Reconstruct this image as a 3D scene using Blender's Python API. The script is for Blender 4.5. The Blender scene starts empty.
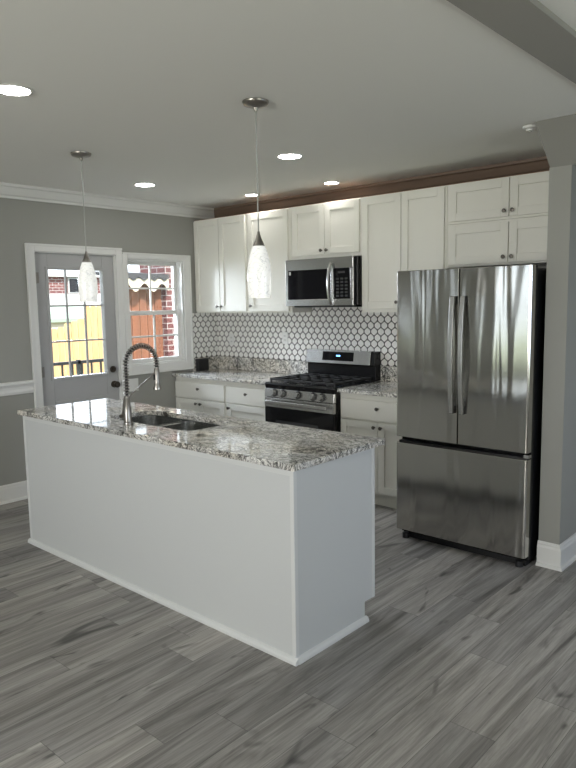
import bpy, bmesh, math, random
from math import sin, cos, pi, radians
from mathutils import Vector, Matrix

random.seed(7)
S = bpy.context.scene
C = S.collection

# ------------------------------------------------------------------ camera
def make_camera():
    cd = bpy.data.cameras.new('camera')
    cd.sensor_fit = 'VERTICAL'; cd.sensor_height = 24.0
    cd.lens = 672.0 * 24.0 / 768.0
    cd.clip_start = 0.05; cd.clip_end = 200
    co = bpy.data.objects.new('camera', cd); C.objects.link(co)
    ya, pt, ro = radians(42.016), radians(6.952), radians(-0.975)
    f = Vector((-sin(ya)*cos(pt), cos(ya)*cos(pt), -sin(pt)))
    r = Vector((cos(ya), sin(ya), 0)); u = r.cross(f)
    r2 = cos(ro)*r + sin(ro)*u; u2 = -sin(ro)*r + cos(ro)*u
    m = Matrix((r2, u2, -f)).transposed().to_4x4()
    m.translation = Vector((5.3443, -4.8334, 1.6029))
    co.matrix_world = m
    S.camera = co
make_camera()

# ------------------------------------------------------------------ world, sun, daylight, exposure
S.view_settings.view_transform = 'Standard'
S.view_settings.look = 'None'
S.view_settings.gamma = 1.0
S.view_settings.use_curve_mapping = False
S.view_settings.exposure = 1.07
S.cycles.use_denoising = True
S.cycles.max_bounces = 10
S.cycles.diffuse_bounces = 6
S.cycles.sample_clamp_indirect = 6.0
S.cycles.caustics_reflective = False
S.cycles.caustics_refractive = False

W = bpy.data.worlds.new('sky'); S.world = W
W.use_nodes = True
bg = W.node_tree.nodes['Background']
bg.inputs[0].default_value = (0.80, 0.90, 1.0, 1)
bg.inputs[1].default_value = 1.8

def sun():
    l = bpy.data.lights.new('sun', 'SUN'); l.energy = 6.0; l.angle = 0.01; l.color = (1.0, 0.93, 0.82)
    o = bpy.data.objects.new('sun', l); C.objects.link(o)
    d = Vector((-0.62, 0.25, -0.75))          # travels towards -x over the roof of the house
    o.rotation_euler = d.to_track_quat('-Z', 'Y').to_euler(); o.location = (6, -3, 9)
sun()

def daylight(name, loc, direction, sx, sy, power, col):
    l = bpy.data.lights.new(name, 'AREA'); l.shape = 'RECTANGLE'; l.size = sx; l.size_y = sy
    l.energy = power; l.color = col
    o = bpy.data.objects.new(name, l); C.objects.link(o)
    o.location = loc; o.rotation_euler = Vector(direction).to_track_quat('-Z', 'Z').to_euler()
# area lamps standing in for daylight, outside the added rear and right windows
daylight('daylight_rear', (3.6, -8.30, 1.55), (0, 1, 0.5), 1.9, 1.5, 84, (1.0, 0.98, 0.93))
daylight('daylight_right', (7.60, -3.6, 1.5), (-1, 0, 0.6), 1.9, 1.6, 15, (0.95, 0.97, 0.96))
daylight('daylight_right', (7.60, -0.9, 1.4), (-1, 0, 0.1), 1.0, 1.6, 17, (0.60, 0.72, 1.0))
# added lamp above the view, fills in bluish skylight through door and kitchen window
daylight('skylight_fill_left', (-1.3, -1.1, 2.75), (1, 0.05, -0.62), 2.2, 1.0, 190, (0.80, 0.88, 1.0))

H = 2.57

# ------------------------------------------------------------------ node helpers
def mat(name):
    m = bpy.data.materials.new(name); m.use_nodes = True
    nt = m.node_tree; b = nt.nodes['Principled BSDF']
    return m, nt, b

def simple(name, col, rough=0.5, metal=0.0, bump=0.0, bscale=60, spec=0.5, coat=0.0):
    m, nt, b = mat(name)
    b.inputs['Base Color'].default_value = (*col, 1); b.inputs['Roughness'].default_value = rough
    b.inputs['Metallic'].default_value = metal; b.inputs['Specular IOR Level'].default_value = spec
    b.inputs['Coat Weight'].default_value = coat
    tc = nt.nodes.new('ShaderNodeTexCoord')
    nz = nt.nodes.new('ShaderNodeTexNoise'); nz.inputs['Scale'].default_value = bscale
    nt.links.new(tc.outputs['Object'], nz.inputs['Vector'])
    if bump > 0:
        bp = nt.nodes.new('ShaderNodeBump'); bp.inputs['Strength'].default_value = bump; bp.inputs['Distance'].default_value = 0.002
        nt.links.new(nz.outputs['Fac'], bp.inputs['Height']); nt.links.new(bp.outputs['Normal'], b.inputs['Normal'])
    mr = nt.nodes.new('ShaderNodeMapRange')
    mr.inputs['To Min'].default_value = max(0.02, rough - 0.04); mr.inputs['To Max'].default_value = min(1, rough + 0.04)
    nt.links.new(nz.outputs['Fac'], mr.inputs['Value']); nt.links.new(mr.outputs['Result'], b.inputs['Roughness'])
    return m

class G:
    """tiny node-graph builder"""
    def __init__(s, nt): s.nt = nt
    def node(s, t, **kw):
        n = s.nt.nodes.new(t)
        for k, v in kw.items(): setattr(n, k, v)
        return n
    def put(s, sock, v):
        if isinstance(v, bpy.types.NodeSocket): s.nt.links.new(v, sock)
        else: sock.default_value = v
    def math(s, op, a, b=None, c=None):
        n = s.node('ShaderNodeMath', operation=op)
        s.put(n.inputs[0], a)
        if b is not None: s.put(n.inputs[1], b)
        if c is not None: s.put(n.inputs[2], c)
        return n.outputs[0]
    def sep(s, v):
        n = s.node('ShaderNodeSeparateXYZ'); s.put(n.inputs[0], v); return n.outputs
    def comb(s, x, y, z):
        n = s.node('ShaderNodeCombineXYZ'); s.put(n.inputs[0], x); s.put(n.inputs[1], y); s.put(n.inputs[2], z); return n.outputs[0]
    def noise(s, v, scale, detail=3, rough=0.5, dist=0.0):
        n = s.node('ShaderNodeTexNoise'); s.put(n.inputs['Vector'], v); n.inputs['Scale'].default_value = scale
        n.inputs['Detail'].default_value = detail; n.inputs['Roughness'].default_value = rough; n.inputs['Distortion'].default_value = dist
        return n.outputs['Fac']
    def white(s, v):
        n = s.node('ShaderNodeTexWhiteNoise', noise_dimensions='3D'); s.put(n.inputs['Vector'], v); return n.outputs['Value']
    def ramp(s, f, stops):
        n = s.node('ShaderNodeValToRGB'); s.put(n.inputs[0], f)
        e = n.color_ramp.elements
        while len(e) < len(stops): e.new(0.5)
        for i, (p, c) in enumerate(stops):
            e[i].position = p; e[i].color = (*c, 1) if len(c) == 3 else c
        return n.outputs[0]
    def mix(s, f, a, b, mode='MIX'):
        n = s.node('ShaderNodeMix', data_type='RGBA', blend_type=mode)
        s.put(n.inputs[0], f); s.put(n.inputs[6], a if isinstance(a, bpy.types.NodeSocket) else (*a, 1)); s.put(n.inputs[7], b if isinstance(b, bpy.types.NodeSocket) else (*b, 1))
        return n.outputs[2]
    def obj(s):
        return s.node('ShaderNodeTexCoord').outputs['Object']
    def map(s, v, scale=(1, 1, 1), rot=(0, 0, 0)):
        n = s.node('ShaderNodeMapping'); s.put(n.inputs[0], v); n.inputs['Scale'].default_value = scale; n.inputs['Rotation'].default_value = rot
        return n.outputs[0]
    def bump(s, h, strength, dist, bsdf):
        n = s.node('ShaderNodeBump'); n.inputs['Strength'].default_value = strength; n.inputs['Distance'].default_value = dist
        s.put(n.inputs['Height'], h); s.nt.links.new(n.outputs[0], bsdf.inputs['Normal'])

def g3(v): return (v, v, v)

def floor_material():
    m, nt, b = mat('grey_vinyl_plank'); g = G(nt)
    x, y, z = g.sep(g.obj())
    PW, PL = 0.182, 1.22
    rx = g.math('DIVIDE', x, PW); row = g.math('FLOOR', rx)
    off = g.math('MULTIPLY', g.white(g.comb(row, 3.1, 0.0)), PL)
    ry = g.math('DIVIDE', g.math('ADD', y, off), PL); idx = g.math('FLOOR', ry)
    rnd = g.white(g.comb(row, idx, 7.7)); rnd2 = g.white(g.comb(row, idx, 1.3))
    sh = g.math('MULTIPLY', rnd2, 37.0)
    # grain stretched along the plank
    pv = g.comb(g.math('ADD', g.math('MULTIPLY', x, 1.0), sh), g.math('MULTIPLY', y, 0.055), sh)
    broad = g.noise(pv, 11.0, 6, 0.64, 1.1)
    fine = g.noise(g.comb(g.math('MULTIPLY', x, 1.0), g.math('MULTIPLY', y, 0.035), sh), 130, 4, 0.65, 0.3)
    kn = g.noise(g.comb(g.math('ADD', x, sh), g.math('MULTIPLY', y, 0.33), sh), 5.5, 2, 0.5, 2.4)
    base = g.ramp(broad, [(0.30, (0.11, 0.103, 0.096)), (0.42, (0.235, 0.224, 0.211)), (0.56, (0.355, 0.340, 0.322)), (0.72, (0.47, 0.452, 0.43))])
    fm = g.ramp(fine, [(0.30, g3(0.66)), (0.6, g3(1.08))])
    base = g.mix(0.85, base, fm, 'MULTIPLY')
    dk = g.ramp(kn, [(0.25, g3(0.18)), (0.30, g3(0.6)), (0.36, g3(1.0))])
    base = g.mix(0.75, base, dk, 'MULTIPLY')
    tone = g.ramp(rnd, [(0.0, (0.72, 0.72, 0.73)), (0.5, (0.93, 0.92, 0.91)), (1.0, (1.16, 1.145, 1.12))])
    base = g.mix(1.0, base, tone, 'MULTIPLY')
    fx = g.math('FRACT', rx); fy = g.math('FRACT', ry)
    ex = g.math('MINIMUM', fx, g.math('SUBTRACT', 1.0, fx)); ey = g.math('MINIMUM', fy, g.math('SUBTRACT', 1.0, fy))
    e = g.math('MINIMUM', g.math('MULTIPLY', ex, PW), g.math('MULTIPLY', ey, PL))
    seam = g.math('LESS_THAN', e, 0.0011)
    base = g.mix(g.math('MULTIPLY', seam, 0.6), base, g3(0.02))
    nt.links.new(base, b.inputs['Base Color'])
    rr = g.node('ShaderNodeMapRange'); g.put(rr.inputs[0], fine); rr.inputs['To Min'].default_value = 0.36; rr.inputs['To Max'].default_value = 0.52
    nt.links.new(rr.outputs[0], b.inputs['Roughness'])
    b.inputs['Specular IOR Level'].default_value = 0.4
    g.bump(g.math('SUBTRACT', g.math('MULTIPLY', fine, 0.25), seam), 0.25, 0.002, b)
    return m

def granite_material():
    m, nt, b = mat('white_black_granite'); g = G(nt)
    v = g.obj()
    w = g.node('ShaderNodeTexNoise'); g.put(w.inputs['Vector'], v); w.inputs['Scale'].default_value = 4.0; w.inputs['Detail'].default_value = 3
    vm = g.node('ShaderNodeVectorMath', operation='MULTIPLY_ADD'); g.put(vm.inputs[0], w.outputs['Color']); vm.inputs[1].default_value = (0.26, 0.26, 0.26); g.put(vm.inputs[2], v)
    wv = vm.outputs[0]
    vs = g.map(wv, (1.0, 2.2, 1.6), (0.3, 0.2, 0.55))
    bands = g.noise(vs, 15, 6, 0.70, 0.5)
    base = g.ramp(bands, [(0.26, (0.05, 0.05, 0.055)), (0.36, (0.30, 0.30, 0.30)), (0.45, (0.74, 0.73, 0.70)), (0.60, (0.88, 0.87, 0.83)), (0.76, (0.60, 0.595, 0.58))])
    for sc, rot, wd in ((5.0, (0.1, 0.3, -0.5), 0.020), (9.0, (0.4, 0.1, 0.3), 0.026), (17.0, (0.2, 0.5, 0.9), 0.034)):
        vein = g.noise(g.map(wv, (1.0, 2.0, 1.4), rot), sc, 4, 0.6, 1.2)
        va = g.math('ABSOLUTE', g.math('SUBTRACT', vein, 0.5))
        vr = g.ramp(va, [(0.0, g3(0.05)), (wd*0.45, g3(0.30)), (wd, g3(1.0))])
        base = g.mix(0.85, base, vr, 'MULTIPLY')
    tn = g.noise(v, 3.2, 2, 0.5)
    base = g.mix(1.0, base, g.ramp(tn, [(0.45, g3(1.0)), (0.62, (0.99, 0.945, 0.87))]), 'MULTIPLY')
    sp = g.noise(v, 190, 3, 0.6)
    spk = g.ramp(sp, [(0.33, g3(0.15)), (0.43, g3(0.95)), (0.62, g3(1.1))])
    base = g.mix(0.7, base, spk, 'MULTIPLY')
    blob = g.noise(wv, 10, 2, 0.5, 0.5)
    bk = g.ramp(blob, [(0.25, g3(0.06)), (0.32, g3(1.0))])
    base = g.mix(0.9, base, bk, 'MULTIPLY')
    nt.links.new(base, b.inputs['Base Color'])
    b.inputs['Roughness'].default_value = 0.05; b.inputs['Specular IOR Level'].default_value = 0.6
    return m

def steel_material(name, col, rough, wavy=0.0, brush=(260, 260, 3)):
    m, nt, b = mat(name); g = G(nt)
    v = g.obj()
    br = g.noise(g.map(v, brush), 1.0, 3, 0.6)
    rr = g.node('ShaderNodeMapRange'); g.put(rr.inputs[0], br); rr.inputs['To Min'].default_value = rough - 0.05; rr.inputs['To Max'].default_value = rough + 0.07
    nt.links.new(rr.outputs[0], b.inputs['Roughness'])
    b.inputs['Base Color'].default_value = (*col, 1); b.inputs['Metallic'].default_value = 1.0
    if wavy:
        wv = g.noise(g.map(v, (4.2, 1.0, 0.42), (0, 0.12, 0)), 1.6, 1.5, 0.45, 0.5)
        g.bump(wv, wavy, 0.05, b)
    return m

def brick_material():
    m, nt, b = mat('red_brick'); g = G(nt)
    x, y, z = g.sep(g.obj())
    n = g.node('ShaderNodeTexBrick'); g.put(n.inputs['Vector'], g.comb(g.math('ADD', x, y), z, 0.0))
    n.inputs['Color1'].default_value = (0.115, 0.036, 0.036, 1); n.inputs['Color2'].default_value = (0.08, 0.027, 0.030, 1); n.inputs['Mortar'].default_value = (0.30, 0.29, 0.29, 1)
    n.inputs['Scale'].default_value = 1.0; n.inputs['Brick Width'].default_value = 0.21; n.inputs['Row Height'].default_value = 0.085; n.inputs['Mortar Size'].default_value = 0.007
    nt.links.new(n.outputs['Color'], b.inputs['Base Color']); b.inputs['Roughness'].default_value = 0.9
    return m

def wood_material(name, c1, c2, axis=2, rough=0.75):
    m, nt, b = mat(name); g = G(nt)
    sc = [14, 14, 14]; sc[axis] = 0.8
    n = g.noise(g.map(g.obj(), tuple(sc)), 1.0, 4, 0.6, 0.6)
    nt.links.new(g.ramp(n, [(0.3, c1), (0.7, c2)]), b.inputs['Base Color']); b.inputs['Roughness'].default_value = rough
    return m

def glass_material():
    m = bpy.data.materials.new('window_glass'); m.use_nodes = True; nt = m.node_tree
    for n in list(nt.nodes): nt.nodes.remove(n)
    g = G(nt)
    o = g.node('ShaderNodeOutputMaterial'); t = g.node('ShaderNodeBsdfTransparent'); s = g.node('ShaderNodeBsdfGlossy')
    s.inputs['Roughness'].default_value = 0.02
    fr = g.node('ShaderNodeFresnel'); fr.inputs[0].default_value = 1.45
    mx = g.node('ShaderNodeMixShader'); nt.links.new(g.math('MULTIPLY', fr.outputs[0], 0.8), mx.inputs[0])
    nt.links.new(t.outputs[0], mx.inputs[1]); nt.links.new(s.outputs[0], mx.inputs[2]); nt.links.new(mx.outputs[0], o.inputs[0])
    return m

def emit_material(name, col, strength):
    m, nt, b = mat(name)
    b.inputs['Base Color'].default_value = (*col, 1); b.inputs['Emission Color'].default_value = (*col, 1); b.inputs['Emission Strength'].default_value = strength
    return m

def shade_material():
    m, nt, b = mat('swirled_white_glass'); g = G(nt)
    v = g.obj()
    n = g.noise(g.map(v, (1, 1, 1.6), (0.6, 0.3, 0)), 11, 2, 0.5, 2.0)
    a = g.math('ABSOLUTE', g.math('SUBTRACT', n, 0.5))
    col = g.ramp(a, [(0.0, (0.62, 0.63, 0.63)), (0.03, (0.88, 0.88, 0.85))])
    nt.links.new(col, b.inputs['Base Color']); nt.links.new(col, b.inputs['Emission Color'])
    b.inputs['Emission Strength'].default_value = 0.22
    b.inputs['Roughness'].default_value = 0.15; b.inputs['Coat Weight'].default_value = 0.4
    return m

M = dict(
    wall=simple('grey_wall_paint', (0.335, 0.335, 0.308), 0.75, bump=0.05, bscale=220, spec=0.3),
    ceil=simple('white_ceiling_paint', (0.85, 0.842, 0.81), 0.9, bump=0.04, bscale=180, spec=0.2),
    beam=simple('grey_beam_paint', (0.345, 0.335, 0.31), 0.8, spec=0.2),
    soffit=simple('shaded_soffit_paint', (0.26, 0.255, 0.235), 0.8, spec=0.2),  # wall paint made darker, the soffit's shade is put into its colour
    trim=simple('white_trim_paint', (0.74, 0.74, 0.72), 0.4),
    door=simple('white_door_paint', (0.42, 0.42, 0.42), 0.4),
    cab=simple('white_cabinet_paint', (0.80, 0.79, 0.73), 0.38, bump=0.02, bscale=90),
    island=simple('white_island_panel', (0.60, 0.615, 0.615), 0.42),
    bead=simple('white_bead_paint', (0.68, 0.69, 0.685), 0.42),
    ply=wood_material('raw_plywood', (0.24, 0.13, 0.075), (0.33, 0.19, 0.115), 0),
    crownbrown=wood_material('brown_crown', (0.18, 0.125, 0.092), (0.235, 0.17, 0.128), 0, 0.5),  # brown grained crown of the back wall; the left-wall crown is white
    floor=floor_material(), granite=granite_material(),
    steel=steel_material('stainless_steel', (0.52, 0.515, 0.50), 0.24),
    fridge=steel_material('fridge_stainless_steel', (0.48, 0.467, 0.435), 0.13, 0.30, (3, 260, 260)),
    nickel=steel_material('brushed_nickel', (0.33, 0.31, 0.285), 0.30),
    sink=steel_material('sink_steel', (0.52, 0.52, 0.50), 0.24, 0, (3, 120, 120)),
    black=simple('black_enamel', (0.008, 0.008, 0.009), 0.25, spec=0.3),
    blackmatte=simple('black_plastic', (0.010, 0.010, 0.011), 0.5),
    iron=simple('cast_iron', (0.014, 0.014, 0.015), 0.55, bump=0.2, bscale=300),
    blackglass=simple('black_glass', (0.005, 0.005, 0.007), 0.06, spec=0.28),
    knob=steel_material('dark_bronze_knob', (0.16, 0.145, 0.13), 0.3),
    bronze=steel_material('aged_bronze', (0.10, 0.085, 0.07), 0.35),
    tile=simple('glazed_white_tile', (0.84, 0.83, 0.80), 0.22),
    grout=simple('dark_grout', (0.055, 0.050, 0.050), 0.9),
    plate=simple('white_plastic_plate', (0.75, 0.75, 0.73), 0.35),
    glass=glass_material(), shade=shade_material(),
    lamp=emit_material('led_lens', (1.0, 0.975, 0.925), 24.0),
    blue=emit_material('blue_clock_light', (0.15, 0.45, 1.0), 3.0),
    brick=brick_material(),
    fencered=wood_material('red_cedar_planks', (0.10, 0.036, 0.018), (0.20, 0.078, 0.040), 2),
    fenceyellow=wood_material('golden_pine_planks', (0.40, 0.235, 0.105), (0.52, 0.335, 0.17), 2),
    cream=simple('cream_canvas', (0.46, 0.42, 0.35), 0.8),
    slate=simple('dark_slate', (0.03, 0.031, 0.036), 0.8),
    siding=simple('white_siding', (0.36, 0.36, 0.37), 0.7),
    green=simple('pale_green_roof', (0.20, 0.26, 0.215), 0.7),
    grass=simple('yard_grass', (0.20, 0.24, 0.12), 0.95, bump=0.5, bscale=40),
    deck=wood_material('grey_deck_boards', (0.25, 0.22, 0.19), (0.35, 0.31, 0.27), 0),
)

# ------------------------------------------------------------------ mesh helpers
class MB:
    def __init__(s): s.v = []; s.f = []; s.sm = []
    def _add(s, vs, fs, smooth=False):
        n = len(s.v); s.v += [tuple(p) for p in vs]
        s.f += [tuple(i + n for i in f) for f in fs]; s.sm += [smooth]*len(fs)
        return s
    def box(s, x0, x1, y0, y1, z0, z1):
        if x0 > x1: x0, x1 = x1, x0
        if y0 > y1: y0, y1 = y1, y0
        if z0 > z1: z0, z1 = z1, z0
        return s._add([(x0,y0,z0),(x1,y0,z0),(x1,y1,z0),(x0,y1,z0),(x0,y0,z1),(x1,y0,z1),(x1,y1,z1),(x0,y1,z1)],
            [(3,2,1,0),(4,5,6,7),(0,1,5,4),(1,2,6,5),(2,3,7,6),(3,0,4,7)])
    def prism(s, pts, d):
        """pts: planar loop of 3-D points; extruded by vector d"""
        n = len(pts); d = Vector(d)
        vs = [Vector(p) for p in pts] + [Vector(p) + d for p in pts]
        fs = [tuple(range(n)), tuple(range(2*n-1, n-1, -1))]
        fs += [(i, i+n, (i+1) % n + n, (i+1) % n) for i in range(n)]
        return s._add(vs, fs)
    def lathe(s, prof, o=(0,0,0), axis=(0,0,1), seg=24):
        """prof: list of (radius, height along axis)"""
        a = Vector(axis).normalized(); q = a.to_track_quat('Z', 'Y'); o = Vector(o)
        vs, fs = [], []
        for (r, h) in prof:
            for k in range(seg):
                t = 2*pi*k/seg
                vs.append(o + q @ Vector((r*cos(t), r*sin(t), h)))
        for i in range(len(prof)-1):
            for k in range(seg):
                k2 = (k+1) % seg
                fs.append((i*seg+k, i*seg+k2, (i+1)*seg+k2, (i+1)*seg+k))
        if prof[0][0] > 1e-6: fs.append(tuple(reversed(range(seg))))
        if prof[-1][0] > 1e-6: fs.append(tuple((len(prof)-1)*seg + k for k in range(seg)))
        return s._add(vs, fs, True)
    def tube(s, path, r, seg=8, cap=True):
        P = [Vector(p) for p in path]; vs, fs = [], []
        n = len(P); up = None
        for i in range(n):
            t = (P[min(i+1, n-1)] - P[max(i-1, 0)]).normalized()
            if up is None:
                up = Vector((0,0,1)) if abs(t.z) < 0.9 else Vector((1,0,0))
            b = t.cross(up).normalized(); up = b.cross(t).normalized()
            rr = r[i] if isinstance(r, (list, tuple)) else r
            for k in range(seg):
                a = 2*pi*k/seg
                vs.append(P[i] + (up*cos(a) + b*sin(a))*rr)
        for i in range(n-1):
            for k in range(seg):
                k2 = (k+1) % seg
                fs.append((i*seg+k, (i+1)*seg+k, (i+1)*seg+k2, i*seg+k2))
        if cap:
            fs.append(tuple(range(seg))); fs.append(tuple((n-1)*seg + k for k in reversed(range(seg))))
        return s._add(vs, fs, True)
    def build(s, name, m, parent=None, bevel=0.0, seg=2):
        me = bpy.data.meshes.new(name)
        off = Vector((0,0,0))
        if parent is not None:
            off = world_origin(parent)
        me.from_pydata([tuple(Vector(p) - off) for p in s.v], [], s.f)
        for p, sm in zip(me.polygons, s.sm): p.use_smooth = sm
        bm = bmesh.new(); bm.from_mesh(me); bmesh.ops.recalc_face_normals(bm, faces=bm.faces); bm.to_mesh(me); bm.free()
        me.materials.append(m)
        o = bpy.data.objects.new(name, me); C.objects.link(o)
        if parent is not None: o.parent = parent
        if bevel > 0:
            b = o.modifiers.new('edge', 'BEVEL'); b.width = bevel; b.segments = seg; b.limit_method = 'ANGLE'; b.angle_limit = radians(40)
            b.harden_normals = False
        if any(s.sm):
            try: me.set_sharp_from_angle(angle=radians(45))
            except Exception: pass
        return o

def world_origin(o):
    v = Vector((0,0,0))
    while o is not None:
        v += o.location; o = o.parent
    return v

def tag(o, label, cat, group=None):
    o['label'] = label; o['category'] = cat
    if group: o['group'] = group
    return o
def thing(name, label, cat, loc, group=None):
    o = bpy.data.objects.new(name, None); C.objects.link(o); o.location = loc; o.empty_display_size = 0.1
    return tag(o, label, cat, group)
def copy_tree(o, parent=None):
    c = o.copy(); C.objects.link(c)
    if parent is not None: c.parent = parent
    for ch in list(o.children): copy_tree(ch, c)
    return c
def struct(o):
    o['kind'] = 'structure'; return o
def sempty(name, loc):
    o = bpy.data.objects.new(name, None); C.objects.link(o); o.location = loc; return struct(o)

# ------------------------------------------------------------------ the shell
XR, YR = 7.4, -8.1
struct(MB().box(-0.15, XR+0.15, YR-0.15, 0.15, -0.12, 0).build('floor', M['floor']))
struct(MB().box(-0.15, XR+0.15, YR-0.15, 0.15, H, H+0.28).build('ceiling', M['ceil']))
# left wall with door and window openings
DY0, DY1, DZ = -2.03, -1.235, 2.06
WY0, WY1, WZ0, WZ1 = -1.115, -0.455, 1.03, 2.03
b = MB()
LW = (-6.35, -5.65, 0.75, 2.25)
b.box(-0.15, 0, YR, LW[0], 0, H); b.box(-0.15, 0, LW[0], LW[1], 0, LW[2]); b.box(-0.15, 0, LW[0], LW[1], LW[3], H); b.box(-0.15, 0, LW[1], DY0, 0, H); b.box(-0.15, 0, DY0, DY1, DZ, H); b.box(-0.15, 0, DY1, WY0, 0, H)
b.box(-0.15, 0, WY0, WY1, 0, WZ0); b.box(-0.15, 0, WY0, WY1, WZ1, H); b.box(-0.15, 0, WY1, 0, 0, H)
struct(b.build('wall_left', M['wall']))
struct(MB().box(-0.15, XR+0.15, 0, 0.15, 0, H).build('wall_back', M['wall']))
# rear (behind the camera) and right walls, each with two windows added for daylight
def wall_with_holes(name, axis, at, lo, hi, holes):
    b = MB(); cur = lo
    def bx(a0, a1, z0, z1):
        if axis == 'y': b.box(a0, a1, at-0.15, at, z0, z1)
        else: b.box(at, at+0.15, a0, a1, z0, z1)
    for (a0, a1, z0, z1) in holes:
        bx(cur, a0, 0, H)
        if z0 > 0: bx(a0, a1, 0, z0)
        bx(a0, a1, z1, H); cur = a1
    bx(cur, hi, 0, H)
    return struct(b.build(name, M['wall']))
REAR = [(0.45, 1.55, 0.5, 2.4), (2.65, 4.55, 0.8, 2.3)]
RIGHT = [(-4.55, -2.65, 0.7, 2.3), (-1.4, -0.4, 0.6, 2.2)]
wall_with_holes('wall_rear', 'y', YR, -0.15, XR+0.15, REAR)
wall_with_holes('wall_right', 'x', XR, YR, 0.15, RIGHT)
for i, (a0, a1, z0, z1) in enumerate(REAR):
    w = sempty('window_%d' % (i+2), ((a0+a1)/2, YR, z0)); b = MB()
    y0, y1 = YR-0.10, YR+0.02
    for (p, q) in ((a0, a0+0.06), ((a0+a1)/2-0.03, (a0+a1)/2+0.03), (a1-0.06, a1)): b.box(p, q, y0, y1, z0, z1)
    for (p, q) in ((z0, z0+0.06), ((z0+z1)/2-0.03, (z0+z1)/2+0.03), (z1-0.06, z1)): b.box(a0, a1, y0, y1, p, q)
    b.build('window_frame', M['trim'], w)
    MB().box(a0+0.03, a1-0.03, YR-0.06, YR-0.055, z0+0.03, z1-0.03).build('pane', M['glass'], w)
for i, (a0, a1, z0, z1) in enumerate(RIGHT):
    w = sempty('window_%d' % (i+4), (XR, (a0+a1)/2, z0)); b = MB()
    x0, x1 = XR-0.02, XR+0.10
    for (p, q) in ((a0, a0+0.06), ((a0+a1)/2-0.03, (a0+a1)/2+0.03), (a1-0.06, a1)): b.box(x0, x1, p, q, z0, z1)
    for (p, q) in ((z0, z0+0.06), ((z0+z1)/2-0.03, (z0+z1)/2+0.03), (z1-0.06, z1)): b.box(x0, x1, a0, a1, p, q)
    b.build('window_frame', M['trim'], w)
    MB().box(XR+0.055, XR+0.06, a0+0.03, a1-0.03, z0+0.03, z1-0.03).build('pane', M['glass'], w)

a0, a1, z0, z1 = LW
w = sempty('window_6', (0, (a0+a1)/2, z0)); b = MB()  # unseen window, added to give the refrigerator door a bright streak
for (p, q) in ((a0, a0+0.06), (a1-0.06, a1)): b.box(-0.10, 0.02, p, q, z0, z1)
for (p, q) in ((z0, z0+0.06), ((z0+z1)/2-0.02, (z0+z1)/2+0.02), (z1-0.06, z1)): b.box(-0.10, 0.02, a0, a1, p, q)
b.build('window_frame', M['trim'], w)
MB().box(-0.06, -0.055, a0+0.03, a1-0.03, z0+0.03, z1-0.03).build('pane', M['glass'], w)

# stub wall right of the refrigerator and the sloping soffit above it
SX0, SX1, SYF = 3.838, 3.962, -0.925
struct(MB().box(SX0, SX1, SYF, 0, 0, 2.33).build('wall_stub', M['wall']))
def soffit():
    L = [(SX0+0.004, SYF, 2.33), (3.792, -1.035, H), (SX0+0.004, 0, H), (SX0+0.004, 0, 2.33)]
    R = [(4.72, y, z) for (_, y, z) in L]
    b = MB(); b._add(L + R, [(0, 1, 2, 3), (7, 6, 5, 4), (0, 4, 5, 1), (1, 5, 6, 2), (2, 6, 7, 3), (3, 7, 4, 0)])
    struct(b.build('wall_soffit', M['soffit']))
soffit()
# shallow grey painted beam across the ceiling
struct(MB().box(4.215, 4.405, YR, -1.05, H-0.022, H).build('ceiling_beam', M['beam']))

# mouldings
def run_profile(prof, path_axis, a0, a1, flip, name, m):
    """prof: (out, z) pairs; along the left wall ('y') or the back wall ('x')"""
    if path_axis == 'y': pts = [(o, a0, z) for o, z in prof]; d = (0, a1-a0, 0)
    else: pts = [(a0, -o, z) for o, z in prof]; d = (a1-a0, 0, 0)
    return struct(MB().prism(pts, d).build(name, m))
CR = [(0, H-0.105), (0.012, H-0.105), (0.014, H-0.088), (0.030, H-0.078), (0.048, H-0.050), (0.062, H-0.026), (0.078, H-0.020), (0.080, H), (0, H)]
run_profile(CR, 'y', YR, 0, 0, 'trim_1', M['trim'])
run_profile(CR, 'x', 0.02, SX0, 0, 'trim_2', M['crownbrown'])
RAIL = [(0, 0.883), (0.012, 0.885), (0.016, 0.905), (0.010, 0.925), (0.014, 0.945), (0.026, 0.960), (0.034, 0.968), (0.034, 0.985), (0.026, 0.992), (0, 0.992)]
run_profile(RAIL, 'y', YR, LW[0], 0, 'trim_3', M['trim'])
run_profile(RAIL, 'y', LW[1], -2.10, 0, 'trim_4', M['trim'])
BB = [(0, 0), (0.030, 0), (0.028, 0.016), (0.016, 0.022), (0.016, 0.115), (0.011, 0.128), (0.011, 0.138), (0.005, 0.150), (0, 0.150)]
run_profile(BB, 'y', YR, -2.10, 0, 'baseboard_left', M['trim'])
run_profile(BB, 'y', -1.17, -0.62, 0, 'baseboard_left', M['trim'])
# baseboard wrapping the stub wall
def wrap_base():
    b = MB()
    n = len(BB)
    rows = []
    for (o, z) in BB:
        rows.append([(SX0-0.002, SYF-o, z), (SX1+o, SYF-o, z), (SX1+o, -0.0, z)])
    vs = [p for r in rows for p in r]; fs = []
    for i in range(n-1):
        for k in range(2):
            fs.append((i*3+k, i*3+k+1, (i+1)*3+k+1, (i+1)*3+k))
    fs.append(tuple(i*3 for i in range(n)))
    b._add(vs, fs)
    return struct(b.build('baseboard_stub', M['trim']))
wrap_base()

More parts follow.
